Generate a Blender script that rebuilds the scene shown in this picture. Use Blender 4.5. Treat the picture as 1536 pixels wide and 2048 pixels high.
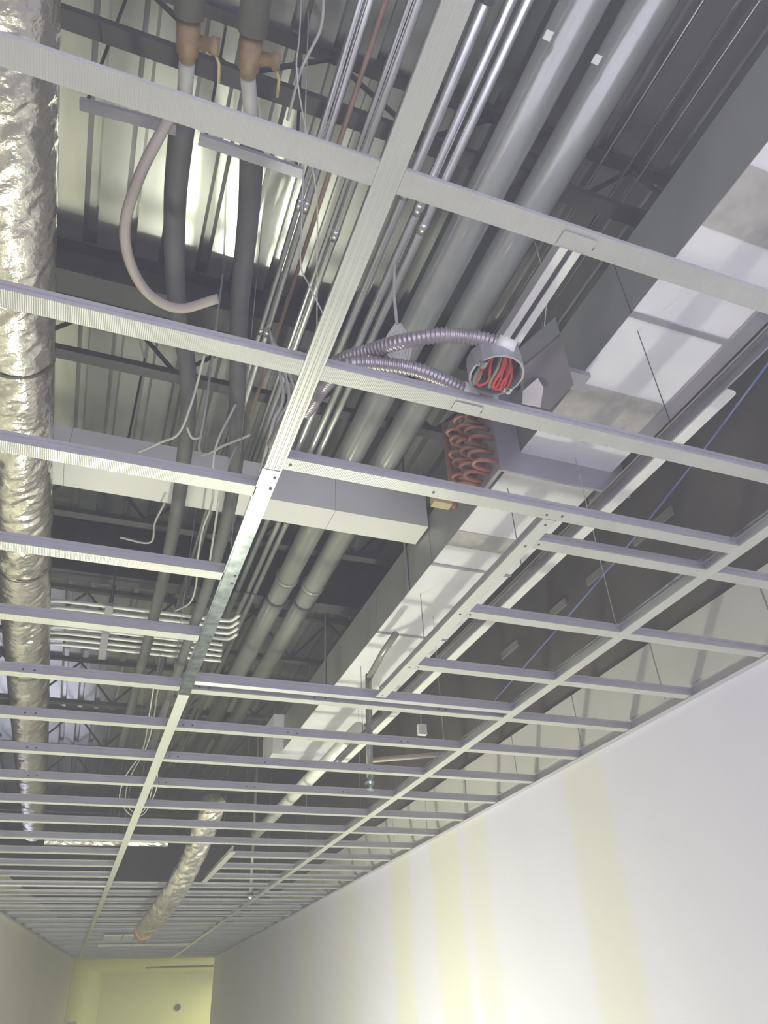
import bpy, math, random
from mathutils import Vector, Matrix, noise

random.seed(7)
for o in list(bpy.data.objects):
    bpy.data.objects.remove(o, do_unlink=True)
scene = bpy.context.scene
COL = scene.collection
HAZE = 0.047
CZ = 1.6          # eye height; every z below is metres above the eye, the ceiling grid hangs at z = 1.0

# ------------------------------------------------------------------ camera
F_PX, W_PX, H_PX = 1473.57, 1536.0, 2048.0
AX = Vector((0.93573397, -0.16724901, -0.31053134))
AY = Vector((-0.34979437, -0.55295486, -0.75623066))
AZ = Vector((-0.04523098, 0.81625283, -0.57592141))
cam_data = bpy.data.cameras.new('camera')
cam = bpy.data.objects.new('camera', cam_data)
COL.objects.link(cam)
rot = Matrix((AX, AY, AZ))
cam.matrix_world = Matrix.Translation((0, 0, CZ)) @ rot.to_4x4()
cam_data.sensor_fit = 'VERTICAL'
cam_data.sensor_height = 36.0
cam_data.lens = 36.0 * F_PX / H_PX
cam_data.clip_start = 0.02
cam_data.clip_end = 100
scene.camera = cam

# ------------------------------------------------------------------ world, lights, exposure
world = bpy.data.worlds.new('world')
scene.world = world
world.use_nodes = True
world.node_tree.nodes['Background'].inputs[0].default_value = (0.80, 0.80, 1.0, 1)
world.node_tree.nodes['Background'].inputs[1].default_value = 3.2


def lamp(name, kind, loc, energy, color, size=0.05, rot=None, size_y=None):
    d = bpy.data.lights.new(name, kind)
    d.energy = energy
    d.color = color
    if kind == 'AREA':
        d.size = size
        if size_y:
            d.shape = 'RECTANGLE'
            d.size_y = size_y
    else:
        d.shadow_soft_size = size
    o = bpy.data.objects.new(name, d)
    o.location = (loc[0], loc[1], loc[2] + CZ)
    if rot:
        o.rotation_euler = rot
    COL.objects.link(o)
    return o


# work lamp standing on the floor ahead (its mirror image is the glint on the runner)
lamp('floor_work_lamp', 'POINT', (0.48, 4.45, -1.42), 200, (0.97, 1.0, 0.80), 0.07)
# the phone's own flash beside the lens
lamp('phone_flash', 'POINT', (0.03, -0.03, 0.02), 4, (0.86, 0.84, 1.0), 0.015)
# lamp in the side corridor at the end
lamp('end_corridor_lamp', 'AREA', (3.0, 14.0, 0.9), 40, (1.0, 0.96, 0.62), 0.6, (0, 0, 0), 1.2)

scene.view_settings.view_transform = 'Standard'
scene.view_settings.look = 'None'
scene.view_settings.gamma = 1
scene.view_settings.use_curve_mapping = False
scene.view_settings.exposure = 0.30
scene.cycles.max_bounces = 6
scene.cycles.diffuse_bounces = 4
scene.cycles.glossy_bounces = 3
scene.cycles.volume_bounces = 0


# ------------------------------------------------------------------ materials
def mat(name, color, metallic=0.0, rough=0.6, var=0.08, scale=12.0, bump=0.0, bscale=60.0, stretch=None, color2=None, spec=0.5):
    m = bpy.data.materials.new(name)
    m.use_nodes = True
    nt = m.node_tree
    b = nt.nodes['Principled BSDF']
    b.inputs['Metallic'].default_value = metallic
    b.inputs['Roughness'].default_value = rough
    b.inputs['Specular IOR Level'].default_value = spec
    geo = nt.nodes.new('ShaderNodeNewGeometry')
    src = geo.outputs['Position']
    if stretch:
        mp = nt.nodes.new('ShaderNodeMapping')
        mp.inputs['Scale'].default_value = stretch
        nt.links.new(src, mp.inputs['Vector'])
        src = mp.outputs['Vector']
    n = nt.nodes.new('ShaderNodeTexNoise')
    n.inputs['Scale'].default_value = scale
    n.inputs['Detail'].default_value = 4
    nt.links.new(src, n.inputs['Vector'])
    r = nt.nodes.new('ShaderNodeValToRGB')
    r.color_ramp.elements[0].position = 0.3
    r.color_ramp.elements[1].position = 0.7
    c2 = color2 or tuple(min(1, c * (1 + var)) for c in color)
    c1 = tuple(c * (1 - var) for c in color)
    r.color_ramp.elements[0].color = (*c1, 1)
    r.color_ramp.elements[1].color = (*c2, 1)
    nt.links.new(n.outputs['Fac'], r.inputs['Fac'])
    nt.links.new(r.outputs['Color'], b.inputs['Base Color'])
    if bump:
        n2 = nt.nodes.new('ShaderNodeTexNoise')
        n2.inputs['Scale'].default_value = bscale
        n2.inputs['Detail'].default_value = 3
        nt.links.new(src, n2.inputs['Vector'])
        bp = nt.nodes.new('ShaderNodeBump')
        bp.inputs['Strength'].default_value = bump
        bp.inputs['Distance'].default_value = 0.01
        nt.links.new(n2.outputs['Fac'], bp.inputs['Height'])
        nt.links.new(bp.outputs['Normal'], b.inputs['Normal'])
    return m


def knurled(name, color, rough, axis, pitch):
    """rolled steel face with fine ribs across its length"""
    m = mat(name, color, 0.40, rough, 0.06, 9)
    nt = m.node_tree
    b = nt.nodes['Principled BSDF']
    geo = nt.nodes.new('ShaderNodeNewGeometry')
    w = nt.nodes.new('ShaderNodeTexWave')
    w.wave_type = 'BANDS'
    w.bands_direction = axis
    w.inputs['Scale'].default_value = 1.0 / pitch / 3.18
    nt.links.new(geo.outputs['Position'], w.inputs['Vector'])
    bp = nt.nodes.new('ShaderNodeBump')
    bp.inputs['Strength'].default_value = 0.35
    bp.inputs['Distance'].default_value = 0.001
    nt.links.new(w.outputs['Fac'], bp.inputs['Height'])
    nt.links.new(bp.outputs['Normal'], b.inputs['Normal'])
    return m


M = {}
M['tee_x'] = knurled('knurled_tee_steel', (0.56, 0.56, 0.53), 0.40, 'X', 0.0035)
M['tee_y'] = mat('runner_steel', (0.60, 0.61, 0.57), 0.45, 0.38, 0.05, 9)
M['web'] = mat('tee_web_steel', (0.56, 0.55, 0.59), 0.5, 0.5, 0.06, 10)
M['galv'] = mat('galvanised_steel', (0.46, 0.51, 0.53), 0.85, 0.15, 0.35, 32)
M['white_tee'] = mat('white_and_lit_steel', (0.90, 0.90, 0.86), 0.1, 0.45, 0.04, 10)
M['foil'] = mat('duct_foil', (0.76, 0.73, 0.68), 0.88, 0.27, 0.10, 10, 0.42, 50)
M['foil_tape'] = mat('foil_tape', (0.72, 0.69, 0.64), 0.85, 0.4, 0.08, 20)
M['band'] = mat('dark_band', (0.12, 0.11, 0.10), 0.1, 0.6)
M['deck'] = mat('galvanised_deck', (0.52, 0.53, 0.52), 0.80, 0.24, 0.12, 5, 0, 0, (3, 0.35, 1))
M['steel_dark'] = mat('primed_joist_steel', (0.085, 0.082, 0.085), 0.2, 0.6, 0.15, 12)
M['pipe_black'] = mat('black_pipe_insulation', (0.125, 0.125, 0.122), 0.0, 0.7, 0.12, 15)
M['pipe_grey'] = mat('steel_pipe', (0.36, 0.37, 0.34), 0.25, 0.17, 0.14, 6, 0, 0, (1, 0.3, 1), None, 0.7)
M['conduit'] = mat('conduit_steel', (0.62, 0.63, 0.61), 0.9, 0.28, 0.08, 10)
M['rust'] = mat('dull_rust', (0.26, 0.18, 0.15), 0.1, 0.6, 0.15, 30)
M['dim_reflection'] = mat('dim_reflection', (0.22, 0.21, 0.20), 0.0, 0.7, 0.1, 10)
M['control_shade'] = mat('shaded_enclosure', (0.17, 0.16, 0.18), 0.2, 0.5, 0.06)
M['copper'] = mat('copper_tube', (0.38, 0.17, 0.12), 0.35, 0.42, 0.2, 30)
M['brass'] = mat('bronze_valve', (0.30, 0.21, 0.12), 0.1, 0.5, 0.15, 40)
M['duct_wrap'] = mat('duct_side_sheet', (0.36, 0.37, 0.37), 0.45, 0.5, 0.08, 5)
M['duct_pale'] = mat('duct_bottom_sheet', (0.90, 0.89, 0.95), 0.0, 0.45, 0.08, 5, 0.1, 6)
M['mastic'] = mat('grey_mastic', (0.50, 0.48, 0.46), 0.0, 0.6, 0.12, 25, 0.3, 30)
M['casing'] = mat('coil_casing', (0.42, 0.41, 0.46), 0.5, 0.45, 0.06, 8)
M['white'] = mat('white_gypsum', (0.78, 0.77, 0.74), 0.0, 0.7, 0.03, 3)
M['beam_white'] = mat('white_board_beam', (0.88, 0.87, 0.84), 0.0, 0.7, 0.03, 3)
M['upper_board'] = mat('unpainted_board', (0.60, 0.59, 0.57), 0.0, 0.8, 0.05, 3)
M['upper_dark'] = mat('dark_block_wall', (0.105, 0.090, 0.080), 0.0, 0.85, 0.25, 2.5)
M['yellow_lit_wall'] = mat('yellow_light_tint', (0.69, 0.70, 0.31), 0.0, 0.7, 0.03, 2)  # yellow light of the end corridor, put into the wall colour
M['floor'] = mat('concrete_floor', (0.46, 0.45, 0.43), 0.0, 0.7, 0.15, 2)
M['cable_white'] = mat('pale_cable', (0.55, 0.54, 0.52), 0.0, 0.5, 0.05)
M['cable_tan'] = mat('tan_tube', (0.50, 0.44, 0.38), 0.0, 0.55, 0.05)
M['cable_blue'] = mat('blue_cord', (0.14, 0.17, 0.42), 0.0, 0.5, 0.05)
M['cable_red'] = mat('red_wire', (0.55, 0.07, 0.06), 0.0, 0.4, 0.08)
M['cable_green'] = mat('grey_green_wire', (0.22, 0.28, 0.22), 0.0, 0.4, 0.08)
M['box'] = mat('steel_box', (0.50, 0.49, 0.53), 0.6, 0.42, 0.08, 30)
M['box_in'] = mat('box_inside', (0.22, 0.20, 0.20), 0.5, 0.5, 0.1, 30)
M['flexsteel'] = mat('flex_conduit_steel', (0.46, 0.42, 0.46), 0.7, 0.38, 0.08, 30)
M['sticker'] = mat('white_sticker', (0.85, 0.86, 0.9), 0.0, 0.5, 0.02)
M['orange'] = mat('orange_collar', (0.55, 0.27, 0.16), 0.0, 0.6, 0.1)
M['black'] = mat('black_plastic', (0.03, 0.03, 0.03), 0.0, 0.5)
M['pvc_yellow'] = mat('yellow_tab', (0.65, 0.55, 0.30), 0.0, 0.5)
M['tag_pink'] = mat('pale_tag', (0.66, 0.62, 0.63), 0.0, 0.6)


def drywall_material():
    """white board with taped joints: vertical bands of yellowish joint compound at fixed places"""
    m = mat('taped_drywall', (0.75, 0.735, 0.86), 0.0, 0.75, 0.025, 1.6)
    nt = m.node_tree
    b = nt.nodes['Principled BSDF']
    base = b.inputs['Base Color'].links[0].from_socket
    geo = nt.nodes.new('ShaderNodeNewGeometry')
    sep = nt.nodes.new('ShaderNodeSeparateXYZ')
    n = nt.nodes.new('ShaderNodeTexNoise')
    n.inputs['Scale'].default_value = 2.2
    nt.links.new(geo.outputs['Position'], n.inputs['Vector'])
    nt.links.new(geo.outputs['Position'], sep.inputs[0])
    ma = nt.nodes.new('ShaderNodeMath')
    ma.operation = 'MULTIPLY_ADD'
    ma.inputs[1].default_value = 0.10
    nt.links.new(n.outputs['Fac'], ma.inputs[0])
    nt.links.new(sep.outputs['Y'], ma.inputs[2])
    dv = nt.nodes.new('ShaderNodeMath')
    dv.operation = 'DIVIDE'
    dv.inputs[1].default_value = 13.0
    nt.links.new(ma.outputs[0], dv.inputs[0])
    r = nt.nodes.new('ShaderNodeValToRGB')
    els = r.color_ramp.elements
    els[0].position = 0
    els[0].color = (0, 0, 0, 1)
    els[1].position = 1
    els[1].color = (0, 0, 0, 1)
    for a, c, v in ((2.80, 3.12, .8), (3.95, 4.22, .7), (4.32, 4.72, 1.0), (5.10, 5.45, .9), (6.25, 6.6, .5), (7.5, 7.9, .45), (8.7, 9.2, .4)):
        for p, q in ((a - .03, 0), (a + .03, v), (c - .03, v), (c + .03, 0)):
            e = els.new((p + .05) / 13.0)
            e.color = (q, q, q, 1)
    nt.links.new(dv.outputs[0], r.inputs['Fac'])
    mx = nt.nodes.new('ShaderNodeMix')
    mx.data_type = 'RGBA'
    mx.inputs['B'].default_value = (0.745, 0.735, 0.69, 1)
    nt.links.new(r.outputs['Color'], mx.inputs['Factor'])
    nt.links.new(base, mx.inputs['A'])
    nt.links.new(mx.outputs['Result'], b.inputs['Base Color'])
    return m


M['drywall'] = drywall_material()
M['drywall_plain'] = mat('plain_drywall', (0.86, 0.83, 0.66), 0.0, 0.75, 0.04, 2)


# ------------------------------------------------------------------ geometry helpers
def at(px, py, z):
    """the point at height z on the line of sight through a photo pixel"""
    d = Vector((px - W_PX / 2, -(py - H_PX / 2), -F_PX))
    w = Vector((AX.dot(d), AY.dot(d), AZ.dot(d)))
    return w * (z / w.z)


class MB:
    def __init__(self):
        self.v, self.f = [], []

    def add(self, vs, fs):
        o = len(self.v)
        self.v += [Vector(p) for p in vs]
        self.f += [tuple(i + o for i in f) for f in fs]
        return self

    def box(self, x0, x1, y0, y1, z0, z1):
        return self.add([(x0, y0, z0), (x1, y0, z0), (x1, y1, z0), (x0, y1, z0), (x0, y0, z1), (x1, y0, z1), (x1, y1, z1), (x0, y1, z1)],
                        [(0, 3, 2, 1), (4, 5, 6, 7), (0, 1, 5, 4), (1, 2, 6, 5), (2, 3, 7, 6), (3, 0, 4, 7)])

    def bar(self, p, q, w, h, up=(0, 0, 1)):
        """square bar from p to q, w across, h along up"""
        p, q = Vector(p), Vector(q)
        d = (q - p).normalized()
        s = d.cross(Vector(up))
        if s.length < 1e-6:
            s = d.cross(Vector((1, 0, 0)))
        s.normalize()
        u = s.cross(d).normalized()
        vs = []
        for e in (p, q):
            for a, b in ((-1, -1), (1, -1), (1, 1), (-1, 1)):
                vs.append(e + s * a * w / 2 + u * b * h / 2)
        return self.add(vs, [(0, 1, 2, 3), (7, 6, 5, 4), (0, 4, 5, 1), (1, 5, 6, 2), (2, 6, 7, 3), (3, 7, 4, 0)])

    def extrude(self, prof, p, q, cap=True):
        """profile of (side, up) points swept from p to q (horizontal run)"""
        p, q = Vector(p), Vector(q)
        d = (q - p).normalized()
        s = d.cross(Vector((0, 0, 1))).normalized()
        u = Vector((0, 0, 1))
        n = len(prof)
        vs = [p + s * a + u * b for a, b in prof] + [q + s * a + u * b for a, b in prof]
        fs = [(i, (i + 1) % n, n + (i + 1) % n, n + i) for i in range(n)]
        if cap:
            fs += [tuple(range(n))[::-1], tuple(range(n, 2 * n))]
        return self.add(vs, fs)

    def tube(self, pts, r, seg=10, cap=True, rfun=None, jit=None):
        pts = [Vector(p) for p in pts]
        n = len(pts)
        base = len(self.v)
        t0 = (pts[1] - pts[0]).normalized()
        ref = Vector((0, 0, 1)) if abs(t0.z) < 0.9 else Vector((1, 0, 0))
        s = t0.cross(ref).normalized()
        vs = []
        for i, p in enumerate(pts):
            t = (pts[min(i + 1, n - 1)] - pts[max(i - 1, 0)]).normalized()
            s = (s - t * s.dot(t)).normalized()
            u = t.cross(s)
            for k in range(seg):
                a = 2 * math.pi * k / seg
                rr = r if rfun is None else rfun(i, k)
                vs.append(p + s * math.cos(a) * rr + u * math.sin(a) * rr)
        fs = []
        for i in range(n - 1):
            for k in range(seg):
                k2 = (k + 1) % seg
                fs.append((i * seg + k, i * seg + k2, (i + 1) * seg + k2, (i + 1) * seg + k))
        if cap:
            fs.append(tuple(range(seg))[::-1])
            fs.append(tuple(range((n - 1) * seg, n * seg)))
        return self.add(vs, fs)

    def build(self, name, material, parent=None, smooth=False):
        lo = Vector((min(p.x for p in self.v), min(p.y for p in self.v), min(p.z for p in self.v)))
        hi = Vector((max(p.x for p in self.v), max(p.y for p in self.v), max(p.z for p in self.v)))
        org = Vector(((lo.x + hi.x) / 2, (lo.y + hi.y) / 2, lo.z))
        me = bpy.data.meshes.new(name)
        me.from_pydata([tuple(p - org) for p in self.v], [], self.f)
        me.update()
        if smooth:
            me.polygons.foreach_set('use_smooth', [True] * len(me.polygons))
        me.materials.append(material if not isinstance(material, str) else M[material])
        o = bpy.data.objects.new(name, me)
        COL.objects.link(o)
        w = org + Vector((0, 0, CZ))
        o['_w'] = [w.x, w.y, w.z]
        if parent is not None:
            o.parent = parent
            o.location = w - Vector(parent['_w'])
        else:
            o.location = w
        return o


def tag(o, label, cat, group=None, kind=None):
    o['label'] = label
    if cat:
        o['category'] = cat
    if group:
        o['group'] = group
    if kind:
        o['kind'] = kind
    return o


def thing(name, loc, label, cat, group=None):
    e = bpy.data.objects.new(name, None)
    e.empty_display_size = 0.05
    COL.objects.link(e)
    w = Vector(loc) + Vector((0, 0, CZ))
    e.location = w
    e['_w'] = [w.x, w.y, w.z]
    return tag(e, label, cat, group)


def struct(o, label=None):
    o['kind'] = 'structure'
    if label:
        o['label'] = label
    return o


def spline(pts, n=8):
    """Catmull-Rom through pts"""
    P = [Vector(p) for p in pts]
    P = [P[0] * 2 - P[1]] + P + [P[-1] * 2 - P[-2]]
    out = []
    for i in range(1, len(P) - 2):
        for k in range(n):
            t = k / n
            a, b, c, d = P[i - 1], P[i], P[i + 1], P[i + 2]
            out.append(0.5 * ((2 * b) + (c - a) * t + (2 * a - 5 * b + 4 * c - d) * t * t + (3 * b - a - 3 * c + d) * t ** 3))
    out.append(P[-2])
    return out


ORD = ['nearest', 'second', 'third', 'fourth', 'fifth', 'sixth', 'seventh', 'eighth', 'ninth', 'tenth', 'eleventh', 'twelfth', 'thirteenth',
       'fourteenth', 'fifteenth', 'sixteenth', 'seventeenth', 'eighteenth', 'nineteenth', 'twentieth', 'twenty-first', 'twenty-second',
       'twenty-third', 'twenty-fourth', 'twenty-fifth', 'twenty-sixth', 'twenty-seventh', 'twenty-eighth', 'twenty-ninth', 'thirtieth', 'thirty-first']

# ------------------------------------------------------------------ the setting
XR = 2.13               # right wall
ZT = 1.30               # top of the board above the grid
ZD = 2.70               # underside of the metal deck
Y0, YE, YB = -2.6, 12.55, 15.4


def xl(y):              # the left wall closes in towards the far end
    return -1.88 + 0.165 * y


struct(MB().box(-2.6, 5.0, Y0, YB + .2, -1.7, -1.6).build('floor', 'floor'))
struct(MB().box(XR, XR + .12, Y0, 12.7, -1.6, ZT).build('wall_right', 'drywall'))
struct(MB().box(XR + .01, XR + .13, Y0, 12.7, ZT, ZD + .1).build('wall_upper_right', 'upper_dark'))
# bare board strips of the wall above the grid: vertical joints between them
k = 0
y = Y0
upper = None
w_up = struct(MB().box(XR - .0015, XR, Y0, 12.6, 1.045, 1.05).build('trim_3', 'upper_board'))
while y < 12.6:
    b = MB().box(XR - .010, XR - .0005, y + .004, min(y + .606, 12.6), 1.052, ZT - .002).build('panel', 'upper_board', w_up)
    y += .61

mb = MB()
for side in (0,):
    mb.add([(xl(Y0), Y0, -1.6), (xl(YE), YE, -1.6), (xl(YE), YE, ZT), (xl(Y0), Y0, ZT),
            (xl(Y0) - .12, Y0, -1.6), (xl(YE) - .12, YE, -1.6), (xl(YE) - .12, YE, ZT), (xl(Y0) - .12, Y0, ZT)],
           [(0, 1, 2, 3), (7, 6, 5, 4), (3, 2, 6, 7), (1, 5, 6, 2), (0, 3, 7, 4)])
struct(mb.build('wall_left', 'drywall_plain'))
struct(MB().box(-2.6, -2.5, Y0, 13, -1.6, ZD + .1).build('wall_upper_left', 'upper_dark'))
struct(MB().box(-2.6, 2.3, Y0 - .1, Y0, 1.0, ZD + .1).build('wall_rear', 'drywall_plain'))
# end corridor: soffit, back wall, left wall
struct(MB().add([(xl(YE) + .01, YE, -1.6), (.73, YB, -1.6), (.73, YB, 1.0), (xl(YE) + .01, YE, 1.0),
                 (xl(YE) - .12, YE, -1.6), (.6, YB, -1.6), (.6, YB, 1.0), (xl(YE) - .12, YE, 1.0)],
                [(0, 1, 2, 3), (7, 6, 5, 4), (3, 2, 6, 7), (0, 3, 7, 4)]).build('wall_end_left', 'yellow_lit_wall'))
struct(MB().box(.5, 5.0, YB, YB + .1, -1.6, 1.0).build('wall_back', 'yellow_lit_wall'))
struct(MB().box(4.9, 5.0, 12.7, YB, -1.6, 1.0).build('wall_end_right', 'yellow_lit_wall'))
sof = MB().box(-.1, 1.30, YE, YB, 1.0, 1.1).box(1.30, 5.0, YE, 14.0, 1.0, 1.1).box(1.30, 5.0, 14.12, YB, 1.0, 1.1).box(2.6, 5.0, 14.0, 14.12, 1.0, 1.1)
struct(sof.build('ceiling_soffit', 'yellow_lit_wall'))
struct(MB().box(1.30, 2.6, 13.9, 14.2, .99, .9985).build('trim_4', 'black'))
struct(MB().box(-2.6, 5.0, YE, YE + .1, 1.1, ZD + .1).build('wall_bulkhead', 'upper_dark'))

# metal deck: trapezoid flutes along the corridor
prof = []
x = -2.6
pitch, depth = 0.150, 0.04
mb = MB()
while x < 2.6:
    prof += [(x, 0), (x + .096, 0), (x + .110, depth), (x + .136, depth)]
    x += pitch
vs = [(a, Y0, ZD + b) for a, b in prof] + [(a, 13.2, ZD + b) for a, b in prof]
n = len(prof)
mb.add(vs, [(i, i + 1, n + i + 1, n + i) for i in range(n - 1)])
struct(mb.build('ceiling', 'deck'))
struct(MB().box(-2.6, 2.6, Y0, 13.2, ZD + .06, ZD + .1).build('ceiling_slab', 'upper_dark'))

# wall tracks that carry the grid
tr = MB().box(XR - .032, XR - .001, Y0, YE, .996, .9985).box(XR - .003, XR - .001, Y0, YE, .9985, 1.04)
struct(tr.build('trim_1', 'web'))
d = Vector((.165, 1, 0)).normalized()
tr = MB().extrude([(0, 0), (.032, 0), (.032, .002), (.002, .002), (.002, .04), (0, .04)], (xl(Y0) + .001, Y0, .998), (xl(YE) + .001, YE, .998))
struct(tr.build('trim_2', 'web'))


# ------------------------------------------------------------------ ceiling grid
def tee(name, p, q, label, cat, group=None, face='tee_x', detail=True, grooves=False, fw=.038, ext=(.0, .0), z=1.0, hole=False):
    p, q = Vector(p), Vector(q)
    p.z = q.z = z
    t = thing(name, ((p.x + q.x) / 2, (p.y + q.y) / 2, z), label, cat, group)
    h = fw / 2
    if grooves:
        top = [(h, .0045), (-h, .0045)]
        pr = []
        gx = -h
        pr = [(-h, 0)]
        for gp in (-.0135, -.0105, -.0022, .0022, .0105, .0135):
            pr += [(gp - .0009, 0), (gp, .0005), (gp + .0009, 0)]
        pr += [(h, 0)]
        MB().extrude(pr + top, p, q).build('face', face, t)
    else:
        MB().extrude([(-h, .0), (h, 0), (h, .005), (h - .002, .005), (h - .002, .002), (-h + .002, .002), (-h + .002, .005), (-h, .005)], p, q).build('face', face, t)
    d = (q - p).normalized()
    a, b = p - d * ext[0], q + d * ext[1]
    if detail:
        MB().extrude([(-.001, .002), (.001, .002), (.001, .030), (-.001, .030)], a, b).build('web', 'web', t)
        MB().extrude([(-.004, .030), (.004, .030), (.004, .039), (-.004, .039)], a, b).build('bulb', 'web', t)
    else:
        MB().extrude([(-.001, .002), (.001, .002), (.001, .030), (.004, .030), (.004, .039), (-.004, .039), (-.004, .030), (-.001, .030)], a, b).build('web', 'web', t)
    return t


def screws(t, pts):
    t = next((c for c in t.children if c.name.startswith('face')), t)
    for p in pts:
        s = MB().tube([(p[0], p[1], .9985), (p[0], p[1], 1.001)], .0035, 8).build('screw', 'band', t)


XM0, XM1, XM = .235, .273, .254          # main runner face
# main runner: knurled tee, a shiny galvanised channel spliced in, tee again
mt = tee('main_tee', (XM, -1.6, 0), (XM, 1.243, 0), 'wide ribbed main ceiling runner running overhead from the top of the picture', 'ceiling runner', 'main runners', 'tee_y', True, True)
ch = thing('channel_stud', (XM, 1.9, 1.0), 'shiny galvanised steel channel spliced into the main runner beyond the glint', 'steel channel')
MB().extrude([(-.018, -.0015), (.018, -.0015), (.018, -.0003), (-.018, -.0003)], (XM, 1.236, 1.0), (XM, 2.56, 1.0)).build('base', 'galv', ch)
MB().extrude([(-.018, -.0003), (-.0165, -.0003), (-.0165, .034), (-.018, .034)], (XM, 1.236, 1.0), (XM, 2.56, 1.0)).build('flange', 'galv', ch)
MB().extrude([(.0165, -.0003), (.018, -.0003), (.018, .034), (.0165, .034)], (XM, 1.236, 1.0), (XM, 2.56, 1.0)).build('flange', 'galv', ch)
MB().extrude([(-.022, .0), (-.0185, .0), (-.0185, .004), (-.022, .004)], (XM, 1.236, 1.0), (XM, 2.56, 1.0)).build('lip', 'galv', ch)
for yy in (1.26, 1.30, 1.70, 1.74, 2.08, 2.12, 2.50):
    MB().tube([(XM + .010, yy, .9965), (XM + .010, yy, .999)], .0035, 8).build('screw', 'band', ch)
tee('main_tee', (XM, 2.565, 0), (XM, YE - .02, 0), 'pale main ceiling runner continuing from the galvanised channel to the far end', 'ceiling runner', 'main runners', 'tee_y', True, False)

XC = 1.511
rc = tee('main_tee', (XC, -.8, 0), (XC, YE - .02, 0), 'long ceiling runner near the right wall, parallel to the main runner', 'ceiling runner', 'main runners', 'tee_y', True, False)
MB().extrude([(-.012, .001), (-.004, .001), (-.004, .004), (-.012, .004)], (XC - .011, -.8, 1.034), (XC - .011, 9, 1.034)).build('splice_strip', 'galv', rc)

XB = .940       # short runner that borders the fixture opening
sr = tee('opening_runner', (XB, 1.228, 0), (XB, 2.42, 0), 'short ceiling runner bordering the open bay beside the rectangular duct', 'ceiling runner', None, 'tee_y')
screws(sr, [(XB, 1.25), (XB, 1.35), (XB, 1.74), (XB, 2.14), (XB, 2.40)])
X2 = .572
XH = .640
br = thing('opening_runner', (XH, .75, 1.12), 'short split ceiling runner between the two nearest cross tees, by the junction box', 'ceiling runner')
for ox in (-.0135, .0135):
    MB().box(XH + ox - .008, XH + ox + .008, .60, .90, 1.12, 1.1225).build('flange', 'white_tee', br)
MB().box(XH - .020, XH + .020, .60, .90, 1.145, 1.147).build('top_plate', 'web', br)
for ox in (-.0205, .0205):
    MB().box(XH + ox - .001, XH + ox + .001, .60, .90, 1.1226, 1.147).build('side', 'web', br)
MB().bar((XH, .535, 1.041), (XH, .605, 1.130), .012, .003).build('end_bracket', 'web', br)
MB().bar((XH, .929, 1.041), (XH, .895, 1.130), .012, .003).build('end_bracket', 'web', br)

LEFT = [.533, .929, 1.322, 1.714, 2.101, 2.513, 2.921, 3.330]
while LEFT[-1] + .406 < YE - .1:
    LEFT.append(LEFT[-1] + .406)
for i, yy in enumerate(LEFT):
    f = 'tee_x'
    lab = 'knurled steel cross tee left of the main runner, %s row from the viewer' % ORD[i]
    if abs(yy - 6.578) < .21:  # brightly lit row: its light is put in as a white colour
        f, lab = 'white_tee', 'cross tee coloured white as brightly lit, left of the main runner, about halfway to the far end'
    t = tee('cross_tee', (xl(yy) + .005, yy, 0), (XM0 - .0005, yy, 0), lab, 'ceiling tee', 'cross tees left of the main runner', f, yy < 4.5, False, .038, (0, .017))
    if 2.4 < yy < 4:
        for px in (-.27, -.235):
            MB().tube([(px, yy - .0035, 1.018), (px, yy - .001, 1.018)], .004, 6).build('punch_hole', 'band', t)
RIGHT = [.533, .929]
RFULL = [2.525, 2.921, 3.330]
while RFULL[-1] + .406 < YE - .1:
    RFULL.append(RFULL[-1] + .406)


def rlab(i, where):
    return 'cross tee between %s, %s row ahead' % (where, ORD[i])


A_, B_ = 'the main and right-hand runners', 'the right-hand runner and wall'
rows = [.533, .929] + RFULL
for i, yy in enumerate(rows):
    if 5.15 < yy < 6.3:      # open bay far down the corridor
        t = tee('cross_tee', (XB + .02, yy, 0), (XC - .0195, yy, 0), 'short knurled cross tee beside the far open bay, %s one there' % ORD[sum(1 for v in rows[:i] if v > 5.15)], 'ceiling tee', 'cross tees beside the far open bay', 'tee_x', False, False, .038, (.017, .017))
    else:
        t = tee('cross_tee', (XM1 + .0005, yy, 0), (XC - .0195, yy, 0), rlab(i, A_), 'ceiling tee', 'cross tees right of the main runner', 'tee_x', yy < 4.5, False, .038, (.017, .017))
        if yy < 1:
            screws(t, [(X2 + .03, yy + .004), (X2 - .02, yy - .006)])
            # joining clip under the short runner
            MB().box(X2 - .03, X2 + .03, yy - .010, yy + .014, .9975, .9988).build('clip', 'tee_x', t)
        elif yy < 4:
            for px in (.30, .335, .72, .76, 1.22, 1.25):
                MB().tube([(px, yy - .0035, 1.018), (px, yy - .001, 1.018)], .0035, 6).build('punch_hole', 'band', t)
rows2 = [.533, .929, 1.335, 1.736, 2.133] + RFULL
for i, yy in enumerate(rows2):
    tee('cross_tee', (XC + .0195, yy, 0), (XR - .034, yy, 0), rlab(i, B_), 'ceiling tee', 'cross tees along the right wall', 'tee_x', yy < 4.5, False, .038, (.017, .03))
t = tee('cross_tee', (XM1 + .0005, 1.207, 0), (XC - .0195, 1.207, 0), 'bright cross tee starting at the glint on the main runner', 'ceiling tee', None, 'tee_x', True, False, .038, (.017, .017))
screws(t, [(XM1 + .012, 1.207), (.62, 1.207), (XB - .02, 1.21), (XB + .02, 1.205)])
t = tee('cross_tee', (XM1 + .0005, 2.447, 0), (XC - .0195, 2.447, 0), 'cross tee doubled up close in front of the one closing the open bay', 'ceiling tee', None, 'web', True, False, .030, (.017, .017))
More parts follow.
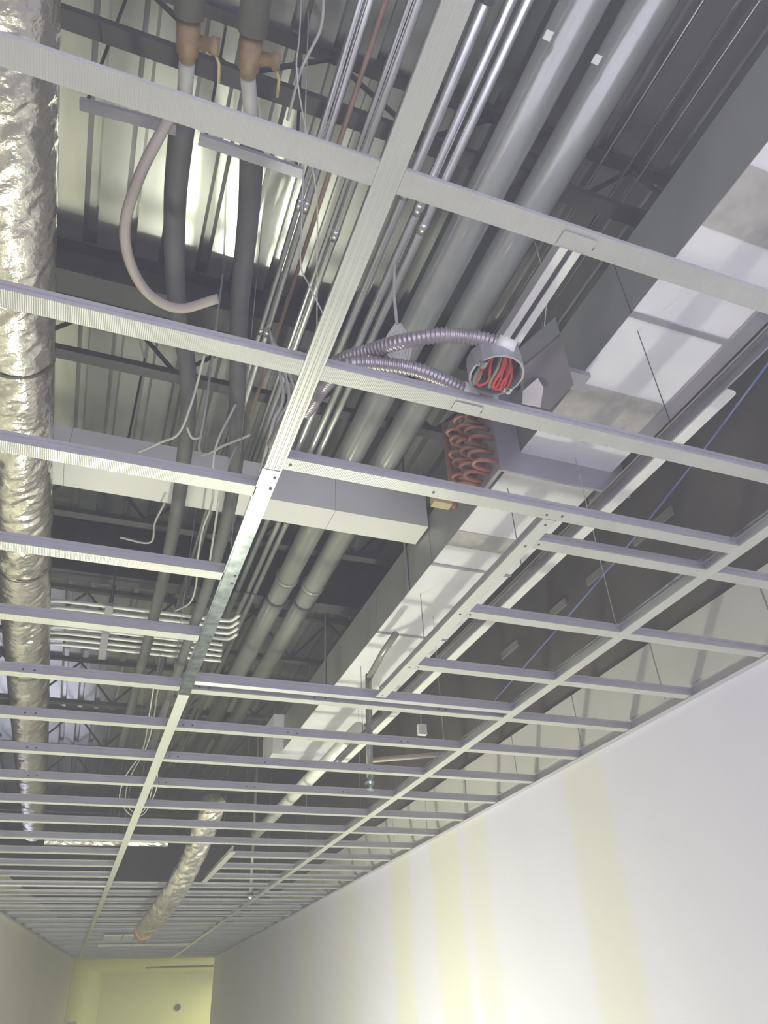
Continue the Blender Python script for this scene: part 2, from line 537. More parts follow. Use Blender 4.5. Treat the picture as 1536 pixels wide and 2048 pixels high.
for i, yy in enumerate([1.335, 1.736, 2.133]):
    t = tee('cross_tee', (XB + .0195, yy, 0), (XC - .0195, yy, 0), 'short cross tee between the opening runner and the right-hand runner, %s one' % ['nearest', 'middle', 'farthest'][i], 'ceiling tee', 'short cross tees beside the open bay', 'tee_x', True, False, .038, (.017, .017))
    screws(t, [(XB + .03, yy - .002)])
tee('opening_runner', (XB - .0, 5.20, 0), (XB - .0, 6.34, 0), 'short ceiling runner bordering the far open bay', 'ceiling runner', None, 'tee_y', False)

# ------------------------------------------------------------------ foil duct along the left
def foil_duct(name, pts, R, label, rings, seg=48, bands=(), seed=0, taper=None, amp=1.0):
    P = [Vector(p) for p in pts]
    L = [0]
    for a, b in zip(P, P[1:]):
        L.append(L[-1] + (b - a).length)
    path = []
    for i in range(rings + 1):
        s = L[-1] * i / rings
        k = max(j for j in range(len(L)) if L[j] <= s + 1e-9)
        k = min(k, len(P) - 2)
        t = (s - L[k]) / (L[k + 1] - L[k])
        path.append(P[k].lerp(P[k + 1], t))
    t = thing(name, (P[0] + P[-1]) / 2 - Vector((0, 0, R)), label, 'duct')

    def rf(i, k):
        s = L[-1] * i / rings
        a = 2 * math.pi * k / seg
        c, sn = math.cos(a), math.sin(a)
        big = noise.noise(Vector((c * 1.2 + seed, sn * 1.2, s * 7)))
        fold = noise.noise(Vector((c * 1.6 + 7 + seed, sn * 1.6, s * 21 + 2.0 * c)))
        fine = noise.noise(Vector((c * 5 + 3, sn * 5 + seed, s * 60)))
        d = .0065 * big - .010 * max(0, abs(fold) * 1.6 - .35) * 1.2 + .0026 * fine
        return R + d * amp
    MB().tube(path, R, seg, True, rf).build('sleeve', 'foil', t, True)
    for s in bands:
        c = P[0] + (P[-1] - P[0]) * s
        d = (P[-1] - P[0]).normalized()
        MB().tube([c - d * .006, c + d * .006], R + .005, 40, False).build('band', 'band', t, True)
    return t


XF, ZF, RF = -.437, 1.755, .108
fd = foil_duct('flexible_duct', [(XF, -.9, ZF), (XF, 8.3, ZF)], RF, 'crinkled silver foil flexible duct hanging along the left side', 900, 56,
               [(1.83 + .9) / 9.2, (3.10 + .9) / 9.2, (4.22 + .9) / 9.2])
# second foil duct far down the corridor
foil_duct('flexible_duct', spline([(.80, 5.25, 1.32), (.76, 5.72, 1.07), (.70, 6.2, .90), (.69, 7.0, .872), (.68, 7.85, .86)], 6), .082, 'silver foil flexible duct dropping through the far open bay, with an orange end', 260, 40, (), 5.0, None, 1.7)
ec = tag(MB().tube([(.68, 7.852, .86), (.68, 8.05, .855)], .084, 32).build('duct_collar', 'orange', None, True), 'orange collar on the far end of the foil duct', 'collar')


# ------------------------------------------------------------------ roof structure
def joist(yy, zb, label, x0=-2.45, x1=2.1, solid=False):
    t = thing('roof_beam' if solid else 'bar_joist', (0, yy, zb), label, 'beam' if solid else 'joist', 'roof steel')
    if solid:
        MB().box(x0, x1, yy - .06, yy + .06, zb, zb + .012).build('bottom_flange', 'steel_dark', t)
        MB().box(x0, x1, yy - .005, yy + .005, zb + .012, ZD - .012).build('web', 'steel_dark', t)
        MB().box(x0, x1, yy - .06, yy + .06, ZD - .012, ZD).build('top_flange', 'steel_dark', t)
        return t
    MB().box(x0, x1, yy - .027, yy + .027, zb, zb + .03).build('bottom_chord', 'steel_dark', t)
    MB().box(x0, x1, yy - .02, yy + .02, ZD - .03, ZD).build('top_chord', 'steel_dark', t)
    x = x0 + .1
    up = False
    while x < x1 - .32:
        a = (x, yy, zb + .028 if not up else ZD - .035)
        b = (x + .30, yy, ZD - .035 if not up else zb + .028)
        MB().tube([a, b], .0095, 6).build('diagonal', 'steel_dark', t)
        x += .30
        up = not up
    return t


joist(1.085, 2.30, 'dark open-web roof joist nearest the viewer, above the two valves')
joist(2.16, 2.50, 'solid dark roof beam crossing above the second cross tee', solid=True)
joist(2.36, 2.30, 'dark open-web roof joist just beyond the solid roof beam')
joist(3.52, 2.30, 'dark open-web roof joist just beyond the white beam')
joist(4.17, 2.30, 'dark roof beam above the bank of crossing conduits', solid=True)
joist(5.05, 2.30, 'dark open-web roof joist beyond the bank of crossing conduits')
for i, yy in enumerate((6.3, 7.5, 8.7, 9.9, 11.1)):
    joist(yy, 2.30, 'dark open-web roof joist far down the corridor, %s of five' % ['nearest', 'second', 'middle', 'fourth', 'farthest'][i])

# white boxed beam across the plenum
wb = thing('boxed_beam', (.45, 2.69, 1.95), 'white board-clad beam crossing behind the pipes under the glint', 'beam')
for i, (a, b) in enumerate(((-2.4, -.32), (-.318, .83), (.832, 1.29))):
    MB().box(a, b, 2.60, 2.76, 1.94, 2.13).build('board', 'beam_white', wb)
for xx in (-2.0, -1.0, -.1, 1.22):
    MB().tube([(xx, 2.68, 2.13), (xx, 2.68, ZD)], .006, 6).build('hanger_rod', 'steel_dark', wb)

# ------------------------------------------------------------------ pipes along the corridor
def run(name, ratio, z, r, y0, y1, label, cat, material, group=None, seg=14, couplings=(), hangers=(), dx=0):
    x = ratio * z
    t = thing(name, (x, (y0 + y1) / 2, z - r), label, cat, group)
    MB().tube([(x, y0, z), (x + dx, y1, z)], r, seg).build('pipe', material, t, True)
    for c in couplings:
        f = (c - y0) / (y1 - y0)
        MB().tube([(x + dx * f, c - .02, z), (x + dx * f, c + .02, z)], r * 1.12, seg).build('coupling', material, t, True)
    for c in hangers:
        f = (c - y0) / (y1 - y0)
        cl = MB().tube([(x + dx * f, c - .012, z), (x + dx * f, c + .012, z)], r * 1.08, seg).build('clamp', 'steel_dark', t, True)
        MB().tube([(x + dx * f, c, z + r), (x + dx * f, c, ZD)], .005, 6).build('hanger_rod', 'steel_dark', cl)
    return t


G = 'conduits running along the corridor'
run('conduit', .1435, 2.2, 0.0094, -.6, 6.0, 'slim brownish conduit, left one of the strapped pair left of the main runner', 'conduit', 'conduit', G, 10, (1.35, 1.9, 3.0))
run('conduit', .1545, 2.2, 0.0121, -.6, 6.0, 'slim shiny conduit, right one of the strapped pair left of the main runner', 'conduit', 'conduit', G, 10, (1.35, 1.9, 3.0))
run('conduit', .172, 2.2, 0.0076, -.6, 2.4, 'thin rusty rod beside the strapped pair of conduits', 'conduit', 'rust', G, 8)
run('conduit', .209, 2.2, 0.0135, -.6, 4.4, 'bright shiny conduit in the gap left of the main runner', 'conduit', 'conduit', G, 12, (1.42,))
run('conduit', .1990, 2.2, 0.0078, -.6, 4.4, 'thin dull conduit hugging the bright one left of the main runner', 'conduit', 'conduit', G, 8)
run('conduit', .2385, 2.2, 0.0151, -.6, 4.4, 'conduit peeking out along the left edge of the main runner', 'conduit', 'conduit', G, 12)
run('conduit', .2855, 2.2, 0.0162, -.6, 6.5, 'shiny conduit just right of the main runner', 'conduit', 'conduit', G, 12, (1.2, 2.9), (.62, 3.9))
run('conduit', .3135, 2.2, 0.0151, -.6, 7.5, 'shiny conduit, second one right of the main runner', 'conduit', 'conduit', G, 12, (1.24, 3.1), (3.9,))
run('conduit', .3325, 2.2, 0.0151, -.6, 7.5, 'shiny conduit, third one right of the main runner beside the large pipe', 'conduit', 'conduit', G, 12, (1.30, 3.1), (3.9,))
p1 = run('steel_pipe', .397, 2.215, .062, -.6, 7.6, 'large grey steel pipe, left one of the big pair', 'pipe', 'pipe_grey', 'pair of large pipes', 28, (3.7,), (3.95,))
p2 = run('steel_pipe', .475, 2.215, .062, -.6, 7.6, 'large grey steel pipe, right one of the big pair', 'pipe', 'pipe_grey', 'pair of large pipes', 28, (3.75,), (3.95,))
for (px, py), pp in (((1096, 70), p1), ((1193, 118), p2)):
    c = at(px, py, 2.153)
    MB().box(c.x - .011, c.x + .011, c.y - .012, c.y + .012, 2.149, 2.1515).build('sticker', 'sticker', pp)
run('small_pipe', .505, 2.25, .006, -.6, 4.5, 'thin pale rod to the right of the large pipes', 'pipe', 'conduit', None, 8)
for i, (rr, y0, y1) in enumerate(((.534, .2, 2.4), (.575, -.2, 1.35), (.60, .1, 2.5))):
    run('ceiling_rod', rr, 2.55, .005, y0, y1, 'thin pale rod on the dark deck between the large pipes and the duct, %s one' % ['left', 'middle', 'right'][i], 'rod', 'conduit', 'thin rods at the dark deck', 6)

# two black insulated pipes with bronze valves
def insulated(name, ctrl, r, label, r2):
    pts = [Vector(p) for p in ctrl]
    t = thing(name, (pts[0] + pts[-1]) / 2 - Vector((0, 0, r)), label, 'pipe', 'black insulated pipes')
    S = spline(pts, 6)
    MB().tube(S, r, 16, True, lambda i, k: r + (r2 - r) * min(1, i / (len(S) * .6))).build('insulation', 'pipe_black', t, True)
    return t


def D(l):
    return [(a * z, b * z, z) for a, b, z in l]
ins1 = insulated('insulated_pipe', D([(-.034, .535, 2.11), (-.026, .68, 2.11), (.0, .85, 2.05), (.045, 1.03, 1.92), (.074, 1.33, 1.80), (.087, 1.7, 1.78), (.089, 2.2, 1.78), (.092, 3.2, 1.78)]), .036, 'black insulated pipe, left one of the pair crossing the conduit bank', .027)
ins2 = insulated('insulated_pipe', D([(.058, .535, 2.11), (.077, .65, 2.11), (.10, .83, 2.05), (.14, 1.05, 1.92), (.186, 1.33, 1.80), (.204, 1.7, 1.78), (.205, 2.2, 1.78), (.208, 3.2, 1.78)]), .036, 'black insulated pipe, right one of the pair crossing the conduit bank', .027)


def valve(px, py, zz, label, pipe_to):
    c = at(px, py, zz)
    t = thing('valve', (c.x, c.y, zz - .03), label, 'valve', 'pair of bronze valves')
    d = Vector((.10, 1, 0)).normalized()
    s = Vector((1, -.1, 0)).normalized()
    MB().tube([c - d * .052, c - d * .04, c - d * .038, c + d * .034, c + d * .038, c + d * .052], .03, 14, True,
              lambda i, k: (.024, .024, .029, .027, .021, .020)[i]).build('body', 'brass', t, True)
    ou = MB().tube([c + s * .02, c + s * .055, c + s * .057, c + s * .075], .016, 10, True, lambda i, k: (.016, .016, .022, .020)[i]).build('outlet', 'brass', t, True)
    MB().tube([c + s * .06 + d * .005, c + s * .078 + d * .04, c + s * .080 + d * .085], .004, 6).build('lever', 'pvc_yellow', ou, True)
    MB().tube([c - d * .052, c - d * .75], .036, 14).build('supply_pipe', 'pipe_black', t, True)
    MB().tube([c + d * .052, Vector(pipe_to)], .02, 12).build('outlet_pipe', 'cable_white', t, True)
    return t


valve(376, 78, 2.0, 'tan bronze valve on the left dark pipe, above the nearest cross tee', (-.034 * 2.11, .532 * 2.11, 2.11))
valve(500, 110, 2.0, 'tan bronze valve on the right dark pipe, above the nearest cross tee', (.058 * 2.11, .532 * 2.11, 2.11))

# struts that carry them
for i, (a, b) in enumerate((((160, 207), (352, 258)), ((398, 277), (604, 346)))):
    p, q = at(*a, 2.02), at(*b, 2.02)
    t = thing('strut', ((p + q) / 2), 'slotted steel strut under the deck, %s' % ['left one, where the tan tube starts', 'right one, beside the bright deck flutes'][i], 'strut', 'struts near the valves')
    MB().bar(p, q, .030, .016).build('rail', 'casing', t)
    for e in (p.lerp(q, .06), p.lerp(q, .94)):
        MB().tube([e, Vector((e.x, e.y, ZD))], .005, 6).build('hanger_rod', 'steel_dark', t)

# ------------------------------------------------------------------ rectangular duct on the right
DZ, DX0, DX1, DT = 1.75, 1.300, 1.705, 2.01
rd = thing('rectangular_duct', ((DX0 + DX1) / 2, 2.4, DZ), 'long rectangular sheet metal duct running along the right side', 'duct')
cuts = [-.9, .25, 1.10, 2.05, 2.62, 3.35, 4.4, 5.45]
for a, b in zip(cuts, cuts[1:]):
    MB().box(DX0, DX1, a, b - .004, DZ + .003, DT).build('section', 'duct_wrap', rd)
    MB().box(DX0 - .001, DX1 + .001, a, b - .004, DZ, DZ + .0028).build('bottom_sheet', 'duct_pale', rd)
    if b < 5:
        MB().box(DX0 - .004, DX1 + .004, b - .012, b + .008, DZ - .004, DZ - .0002).build('seam', 'casing', rd)
for (y0, y1) in ((.60, .78), (1.40, 1.56), (2.33, 2.45)):
    MB().box(DX0 - .002, DX1 - .03, y0, y1, DZ - .0025, DZ - .0004).build('mastic_patch', 'mastic', rd)
MB().box(DX1 - .045, DX1 + .012, -.9, 1.60, DZ - .014, DZ - .0005).build('edge_angle', 'casing', rd)
for yy in (2.9, 4.3):
    for xx in (DX0 - .006, DX1 + .006):
        MB().box(xx - .002, xx + .002, yy - .012, yy + .012, DZ, ZD).build('strap', 'casing', rd)
MB().box(1.22, 1.78, 5.40, 5.75, 1.72, 2.02).build('end_box', 'duct_pale', rd)

# reheat coil in the duct with copper return bends
rc_ = thing('reheat_coil', (1.4, 1.86, 1.63), 'reheat coil casing on the duct with rows of copper return bends', 'heating coil')
fl = MB().box(1.197, DX0 - .003, 1.78, 1.79, 1.64, 2.08).build('casing_flange', 'casing', rc_)
MB().box(DX1 + .003, 1.76, 1.78, 1.79, 1.64, 2.08).build('casing_flange', 'casing', rc_)
MB().box(DX0 - .003, DX1 + .003, 1.78, 1.79, 1.64, DZ - .006).build('casing_flange', 'casing', rc_)
MB().box(DX0 - .003, DX1 + .003, 1.78, 1.79, DT + .002, 2.08).build('casing_flange', 'casing', rc_)
MB().box(1.20, 1.215, 1.79, 2.02, 1.655, 2.06).build('casing_side', 'casing', rc_)
MB().box(DX1 + .015, 1.75, 1.79, 1.97, 1.655, 2.06).build('casing_side', 'casing', rc_)
for r_ in range(6):
    for c_ in range(3):
        zz = 1.69 + r_ * .058
        yy = 1.80 + c_ * .072 + (.02 if r_ % 2 else 0)
        pts = [Vector((1.20, yy, zz))]
        for k in range(9):
            a = math.pi * k / 8
            pts.append(Vector((1.16 - .045 * math.sin(a), yy + .026 - .026 * math.cos(a), zz)))
        pts.append(Vector((1.20, yy + .052, zz)))
        MB().tube(pts, .0085, 8).build('return_bend', 'copper', rc_, True)
MB().tube([(1.15, 2.07, 1.66), (1.15, 2.07, 2.1)], .013, 10).build('header_pipe', 'copper', rc_, True)
for i in range(4):
    MB().tube([(1.15, 2.07, 1.70 + i * .09), (1.20, 2.0, 1.70 + i * .09)], .007, 8).build('feed_tube', 'copper', rc_, True)
yt = tag(MB().box(1.06, 1.136, 2.06, 2.10, 1.665, 1.705).build('valve_tab', 'pvc_yellow'), 'small yellow fitting under the copper bends against the white beam', 'fitting')

# controller box and pale tag beside the junction box
cb = thing('control_box', (1.08, 1.36, 1.62), 'grey controller enclosure fixed to the duct side behind the junction box', 'control box')
cp = [(1.01, 1.29), (1.053, 1.15), (1.20, 1.31), (1.187, 1.435), (1.095, 1.435)]
def prism(poly, z0, z1):
    n = len(poly)
    return MB().add([(x, y, z0) for x, y in poly] + [(x, y, z1) for x, y in poly],
                    [tuple(range(n)), tuple(range(n, 2 * n))[::-1]] + [(i, n + i, n + (i + 1) % n, (i + 1) % n) for i in range(n)])
prism(cp, 1.628, 1.70).build('body', 'duct_wrap', cb)
prism([(x * .995 + .006, y * .995 + .006) for x, y in cp], 1.62, 1.6275).build('lid', 'control_shade', cb)  # underside coloured dark so it reads as unlit
MB().box(1.18, DX0 - .002, 1.33, 1.40, 1.705, 1.725).build('bracket', 'casing', cb)
a, b, c_, d_ = at(1076, 756, 1.616), at(1087, 775, 1.60), at(1081, 815, 1.57), at(1045, 808, 1.57)
e_ = at(1046, 782, 1.59)
n_ = Vector((0, .003, .003))
pts = [a, b, c_, d_, e_]
tg = tag(MB().add(pts + [p + n_ for p in pts], [(0, 1, 2, 3, 4), (9, 8, 7, 6, 5)] + [(i, (i + 1) % 5, 5 + (i + 1) % 5, 5 + i) for i in range(5)]).build('cardboard_tag', 'tag_pink'),
         'pale pinkish flap hanging just right of the junction box', 'tag')

# pale rail and thin lines right of the duct
wr = thing('ceiling_rail', (1.37, 2.6, 1.30), 'pale flat steel rail running between the duct and the right-hand runner', 'rail')
MB().box(1.350, 1.388, .95, 4.2, 1.30, 1.312).build('flange', 'white_tee', wr)
MB().box(1.344, 1.350, .3, 4.2, 1.30, 1.345).build('web', 'casing', wr)
for yy in (1.15, 2.0, 2.9, 3.8):
    MB().tube([(1.36, yy, 1.312), (1.36, yy, 1.75)], .0015, 6).build('hanger_rod', 'steel_dark', wr)
for i, (xx, zz, lab) in enumerate(((1.318, 1.31, 'thin dark cable lying left of the pale rail'), (1.332, 1.33, 'thin brown tube tight against the pale rail'))):
    tag(MB().tube([(xx, .2, zz), (xx, 4.2, zz)], .006, 8).build('cable_run', ('pipe_black', 'cable_tan')[i], None, True), lab, 'cable')
st = thing('reflection_strip', (2.08, 2.2, 1.72), 'strips added as a broken pale reflection along the dark upper wall beyond the pale rail', 'strip')
for y0, y1 in ((1.95, 2.22), (2.38, 2.60), (2.80, 2.95), (3.3, 3.5)):  # thin strips standing in for faint reflections on the dark wall
    MB().box(2.128, 2.139, y0, y1, 1.75, 1.79).build('reflection_piece', 'dim_reflection', st)

bl = [at(px, py, 1.48) for px, py in ((1545, 715), (1372, 945), (1190, 1170), (990, 1400))]
tag(MB().tube(spline(bl, 4), .0034, 8).build('blue_cord', 'cable_blue', None, True), 'thin blue cord slanting through the dark bays right of the duct', 'cord')

# ------------------------------------------------------------------ junction box, flexible conduits, wires
JC = Vector((.600, .853, 1.022))
jb = thing('junction_box', JC, 'open round steel junction box with red wires at the end of two flexible conduits', 'electrical box')
R1 = .054
mb = MB()
seg = 16
ring = lambda r, z: [(JC.x + r * math.cos(2 * math.pi * k / seg + .2), JC.y + r * math.sin(2 * math.pi * k / seg + .2), z) for k in range(seg)]
vs = ring(R1, 1.022) + ring(R1, 1.066) + ring(R1 - .004, 1.022) + ring(R1 - .004, 1.062)
fs = []
for k in range(seg):
    k2 = (k + 1) % seg
    fs += [(k, k2, seg + k2, seg + k), (2 * seg + k2, 2 * seg + k, 3 * seg + k, 3 * seg + k2), (k2, k, 2 * seg + k, 2 * seg + k2)]
fs += [tuple(range(seg, 2 * seg))]
mb.add(vs, fs).build('shell', 'box', jb)
mb = MB()
mb.add(ring(R1 - .0045, 1.0615) + [(JC.x, JC.y, 1.0618)], [tuple(range(seg))[::-1]]).build('back', 'box_in', jb)
for a in (.6, 3.6):
    cx_, cy_ = JC.x + .046 * math.cos(a), JC.y + .046 * math.sin(a)
    ea = MB().box(cx_ - .009, cx_ + .009, cy_ - .006, cy_ + .006, 1.0195, 1.0215).build('ear', 'galv', jb)
    MB().tube([(cx_, cy_, 1.0195), (cx_, cy_, 1.012)], .0045, 8).build('ear_screw', 'galv', ea)
# wires
for ox, sp, m in ((-.020, .013, 'cable_red'), (.017, .012, 'cable_red'), (.029, .008, 'cable_red'), (-.032, .005, 'cable_green'), (.001, .004, 'cable_green'), (.010, .006, 'cable_red')):
    p = [Vector((JC.x + ox * .5, JC.y - .034, 1.056)), Vector((JC.x + ox - sp * .4, JC.y - .012, 1.036)), Vector((JC.x + ox - sp, JC.y + .020, 1.024)), Vector((JC.x + ox, JC.y + .033, 1.022)),
         Vector((JC.x + ox + sp, JC.y + .018, 1.027)), Vector((JC.x + ox + sp * .4, JC.y - .008, 1.040)), Vector((JC.x + ox * .6, JC.y - .026, 1.058))]
    MB().tube(spline(p, 6), .0030, 8).build('wire', m, jb, True)
MB().box(JC.x - .03, JC.x + .03, .800, .9, 1.067, 1.070).build('bracket', 'galv', jb)


def flex(pts, r, label):
    P = spline(pts, 30)
    # even spacing of rings, two rings per corrugation
    L = [0]
    for a, b in zip(P, P[1:]):
        L.append(L[-1] + (b - a).length)
    step = .0022
    out = []
    s = 0
    j = 0
    while s < L[-1]:
        while L[j + 1] < s:
            j += 1
        t = (s - L[j]) / max(1e-9, L[j + 1] - L[j])
        out.append(P[j].lerp(P[j + 1], t))
        s += step
    t = thing('flexible_conduit', P[len(P) // 2], label, 'conduit', 'flexible conduits at the junction box')
    MB().tube(out, r, 14, True, lambda i, k: r * (1.10, 1.02, .88, 1.02)[i % 4]).build('armour', 'flexsteel', t, True)
    return t, P


F1, P1_ = flex([at(1000, 688, 1.062), at(950, 676, 1.08), at(880, 671, 1.085), at(800, 684, 1.09), at(740, 702, 1.11), at(680, 722, 1.13), at(630, 765, 1.16), at(580, 830, 1.20), at(545, 890, 1.24)], .0145, 'upper ribbed flexible conduit arching from the junction box to the main runner')
F2, P2_ = flex([at(928, 780, 1.060), at(880, 757, 1.07), at(830, 739, 1.075), at(780, 730, 1.078), at(730, 726, 1.078), at(690, 732, 1.078), at(655, 764, 1.10), at(612, 824, 1.15)], .0145, 'lower ribbed flexible conduit running from the junction box behind the second cross tee')
for t, P in ((F1, P1_), (F2, P2_)):
    d = (P[0] - P[3]).normalized()
    MB().tube([P[0] - d * .004, P[0] + d * .012, P[0] + d * .016, P[0] + d * .030], .0145, 14, True, lambda i, k: (.0175, .0175, .0145, .0145)[i]).build('connector', 'white_tee', t, True)


def cable(name, pts, r, m, label, cat='cable', group=None, n=8):
    return tag(MB().tube(spline(pts, n), r, 8).build(name, m, None, True), label, cat, group)


# tan tube looping down from the strut
cable('tan_tube', [at(345, 225, 2.0)] + [at(px, py, z) for px, py, z in ((328, 255, 1.97), (280, 350, 1.92), (250, 450, 1.88), (262, 530, 1.86), (300, 590, 1.86), (360, 617, 1.86), (436, 597, 1.86))], .0155, 'cable_tan',
      'tan flexible tube hanging in a big open loop left of the main runner', 'tube')
# hanging coil of pale wire
c0 = at(789, 530, 1.75)
cc = thing('wire_coil', at(795, 690, 1.30), 'small bundle of pale wire hanging behind the upper flexible conduit', 'wire coil')
MB().tube([c0, at(788, 590, 1.55), at(794, 650, 1.38)], .004, 6).build('tie', 'cable_white', cc)
for i in range(6):
    o = (i - 2.5) * 6
    top, bot = at(796 + o * .3, 648, 1.38), at(800 + o * .9, 722, 1.25)
    l, r_ = at(786 + o, 685, 1.31), at(806 + o, 685, 1.31)
    P = spline([top, l, bot, r_, top], 6)
    MB().tube(P, .0035, 6).build('loop', 'cable_white', cc, True)

wires = [
    ([(595, 160), (632, 380), (634, 520), (634, 680)], 1.7, 'thin hanger wire dropping close to the main runner beside the strapped conduits'),
    ([(601, 522), (618, 570), (645, 625)], 1.4, 'short loose wire end crossing the hanger wire left of the main runner'),
    ([(648, -10), (640, 60), (602, 140), (575, 240)], 2.2, 'thin violet-grey wire hanging between the deck flutes and the conduits'),
    ([(409, 710), (385, 800), (358, 866), (320, 885), (275, 905)], 1.8, 'pale wire bending left above the third cross tee'),
    ([(374, 855), (385, 876), (405, 874)], 1.8, 'short hooked cable end above the third cross tee'),
    ([(400, 905), (450, 890), (500, 870)], 1.7, 'pale cable running level above the third cross tee'),
    ([(308, 1370), (300, 1420), (285, 1500), (250, 1555), (240, 1600), (265, 1632), (290, 1625), (312, 1580), (315, 1540)], 1.3, 'pale data cable drooping in a loop behind the main runner far ahead, outer strand'),
    ([(318, 1360), (305, 1450), (290, 1500), (258, 1560), (252, 1605), (275, 1628), (295, 1610), (306, 1570)], 1.32, 'pale data cable drooping in a loop behind the main runner far ahead, inner strand'),
    ([(430, 900), (425, 1000), (405, 1060), (395, 1120)], 1.75, 'pale cable falling past the white beam, left strand'),
    ([(445, 960), (432, 1040), (420, 1120)], 1.66, 'pale cable falling past the white beam, right strand'),
    ([(395, 1120), (392, 1170), (380, 1205), (350, 1222)], 1.8, 'pale cable curling into the conduit bank'),
    ([(1094, 575), (1092, 620), (1087, 672)], 2.0, 'thin grey wire hanging just above the controller enclosure'),
    ([(240, 1075), (300, 1085), (310, 1045), (330, 1005)], 1.9, 'dark curl of cable below the left end of the white beam'),
]
for i, (pts, z, lab) in enumerate(wires):
    P = [at(px, py, z) for px, py in pts]
    if i in (0, 1, 5, 11):
        P = [Vector((P[0].x, P[0].y, ZD)), Vector((P[0].x, P[0].y, z + .25))] + P
    if i == 8:
        P = [Vector((.262, 2.0, 1.888))] + P
    if i == 9:
        P = [Vector((.300, 2.16, 1.825))] + P
    cable('hanging_cable', P, .0018 if i in (0, 1, 11) else .0045 if z > 1.35 else .0035, 'cable_white', lab)
for i in range(3):
    P = [Vector((.338 + .012 * i, 1.86 + .02 * i, 2.172)), at(566 + 12 * i, 785, 1.8), at(548 + 10 * i, 840, 1.7), at(535 + 9 * i, 890, 1.65), at(505 + 9 * i, 1000, 1.7)]
    cable('bundled_cable', P, .006, 'cable_white', 'pale cable bundled left of the main runner above the glint, %s of three' % ['left one', 'middle one', 'right one'][i], 'cable', 'bundle above the glint')

# bank of conduits crossing the corridor
for i in range(8):
    zz = 1.93
    yy = (1.962 + i * .0405) * zz
    xa, xb_ = -.168 * zz, (.285 + .006 * i) * zz
    pts = [Vector((xa - .18, yy + .10, zz + .02)), Vector((xa - .04, yy + .015, zz)), Vector((xa + .1, yy, zz)), Vector((xb_ - .15, yy, zz)), Vector((xb_, yy, zz))]
    if i < 4:
        pts += [Vector((xb_ + .04, yy - .02, zz)), Vector((xb_ + .07, yy - .07, zz + .01))]
    cable('crossing_conduit', pts, .0105, 'white_tee', 'pale conduit in the bank crossing under the roof beam, %s one from the viewer' % ORD[i], 'conduit', 'bank of crossing conduits', 5)
t = thing('strut', (-.06, 3.9, 1.83), 'short slotted strut holding up the bank of crossing conduits', 'strut')
MB().box(-.085, -.045, 3.72, 4.42, 1.898, 1.918).build('rail', 'casing', t)
for yy in (3.74, 4.40):
    MB().tube([(-.065, yy, 1.91), (-.065, yy, ZD)], .005, 6).build('hanger_rod', 'steel_dark', t)

# hanger wires of the grid
k = 0
for (xx, nm) in ((XM, 'main runner'), (XC, 'right-hand runner')):
    for i, yy in enumerate((1.75, 3.1, 4.3, 5.5, 6.7, 7.9, 9.1)):
        tag(MB().tube([(xx, yy, 1.036), (xx + .01, yy, ZD + .002)], .0018, 6).build('hanger_wire', 'conduit'), 'thin vertical hanger wire holding the %s, %s one' % (nm, ORD[i]), 'wire', 'hanger wires')

# ------------------------------------------------------------------ far plenum things
t = thing('sprinkler_drop', (1.245, 3.42, .93), 'sprinkler pipe drop ending in a shiny head below the grid', 'sprinkler')
MB().tube([(1.28, 3.46, 1.55), (1.27, 3.45, 1.25), (1.26, 3.44, 1.0)], .017, 12).build('drop_pipe', 'pipe_grey', t, True)
MB().tube([(1.26, 3.44, 1.0), (1.26, 3.44, .985), (1.26, 3.44, .96), (1.26, 3.44, .95)], .02, 12, True, lambda i, k: (.026, .026, .012, .020)[i]).build('head', 'galv', t, True)
MB().tube([(1.28, 3.46, 1.53), (1.30, 3.3, 1.60), (1.30, 3.1, 1.62)], .017, 12).build('branch', 'pipe_grey', t, True)
MB().tube([(1.62, 3.35, 1.12), (1.28, 3.46, 1.10)], .012, 10).build('brace', 'cable_tan', t, True)
sg = tag(MB().box(1.72, 1.77, 3.84, 3.87, 1.39, 1.45).build('white_tag', 'sticker'), 'small white tag in the dark bay right of the sprinkler drop', 'tag')
MB().tube([(1.745, 3.855, 1.45), (1.745, 3.855, ZD)], .002, 6).build('string', 'conduit', sg)
t = thing('sprinkler_drop', (1.42, 6.9, .95), 'small sprinkler head far ahead near the right-hand runner', 'sprinkler')
MB().tube([(1.42, 6.9, ZD), (1.42, 6.9, 1.0)], .014, 10).build('drop_pipe', 'pipe_grey', t, True)
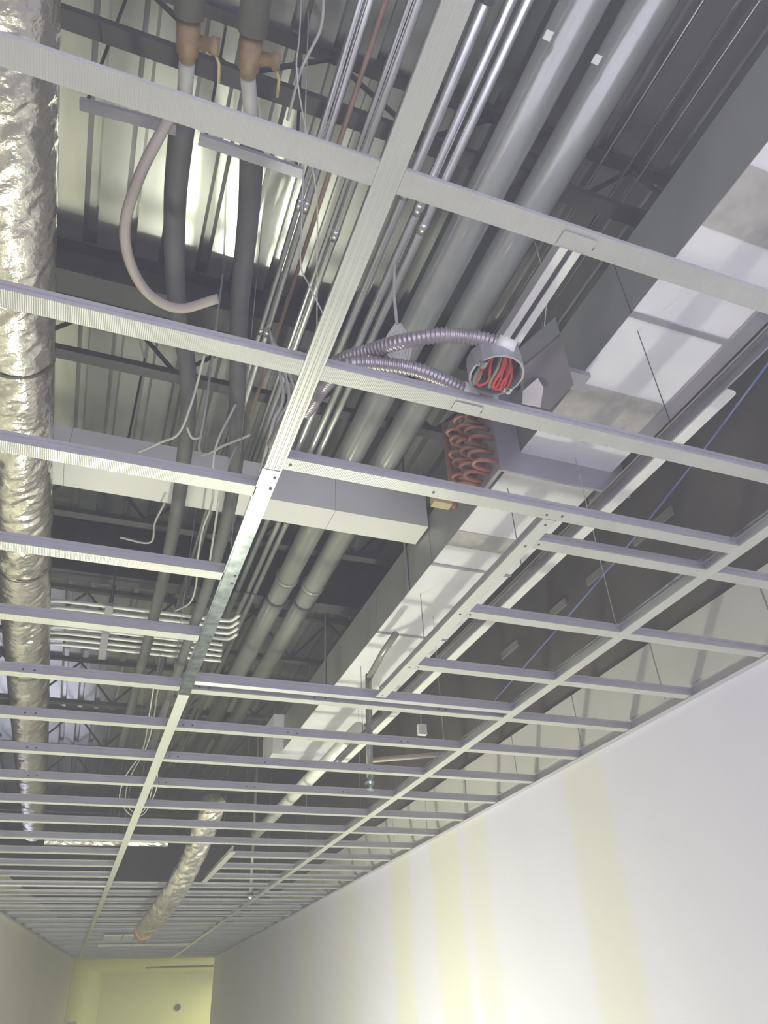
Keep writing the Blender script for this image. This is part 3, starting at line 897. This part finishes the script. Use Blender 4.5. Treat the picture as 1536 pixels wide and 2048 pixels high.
MB().tube([(1.42, 6.9, 1.0), (1.42, 6.9, .985), (1.42, 6.9, .95)], .02, 10, True, lambda i, k: (.028, .028, .016)[i]).build('head', 'galv', t, True)
run('round_pipe', .972, 1.45, .042, 4.0, 6.75, 'pale round pipe continuing beyond the end of the rectangular duct', 'pipe', 'white_tee', None, 18)
t = thing('crossing_pipe', (.15, 5.6, 1.10), 'shiny foil-wrapped pipe lying across the grid far ahead', 'pipe')
MB().tube([(-.22 + .02 * i, 5.62 - .001 * i, 1.125) for i in range(40)], .03, 16, True, lambda i, k: .028 + .004 * noise.noise(Vector((i * .9, k * 1.3, 0)))).build('wrap', 'foil', t)
t = thing('light_panel', (.56, 9.8, .976), 'lavender white panel fixed under the grid near the far end', 'panel')
MB().box(.41, .60, 9.62, 10.02, .978, .9965).build('panel_half', 'sticker', t)
MB().box(.615, .72, 9.62, 10.02, .976, .9965).build('panel_half', 'sticker', t)
tag(MB().box(.40, 1.45, 10.60, 10.68, .975, .9965).build('white_bar', 'white_tee'), 'white bar fixed across the far grid just past the panel', 'bar')
ws = tag(MB().tube([(2.02, YB - .03, .5), (2.02, YB - .001, .5)], .05, 16).build('wall_device', 'steel_dark'), 'small dark round device on the yellowish back wall', 'wall device')
wd = tag(MB().box(.235, .36, 12.75, 13.0, .03, .30).build('wall_box', 'casing'), 'grey box on the yellowish side wall at the bottom left', 'wall box')

# thin even haze volume that fills the whole place
hz = bpy.data.materials.new('thin_haze')
hz.use_nodes = True
hz.node_tree.nodes.remove(hz.node_tree.nodes['Principled BSDF'])
vsn = hz.node_tree.nodes.new('ShaderNodeVolumeScatter')
vsn.inputs['Color'].default_value = (0.97, 0.98, 1.0, 1)
vsn.inputs['Density'].default_value = HAZE
vsn.inputs['Anisotropy'].default_value = 0.0
hz.node_tree.links.new(vsn.outputs[0], hz.node_tree.nodes['Material Output'].inputs['Volume'])
hz.cycles.homogeneous_volume = True
hb = MB().box(-3.2, 5.6, -3.4, 16.2, -1.9, 3.2).build('thin_haze', hz)
tag(hb, 'thin grey haze filling the corridor and plenum', 'haze', None, 'stuff')

for o in bpy.data.objects:
    if '_w' in o:
        del o['_w']
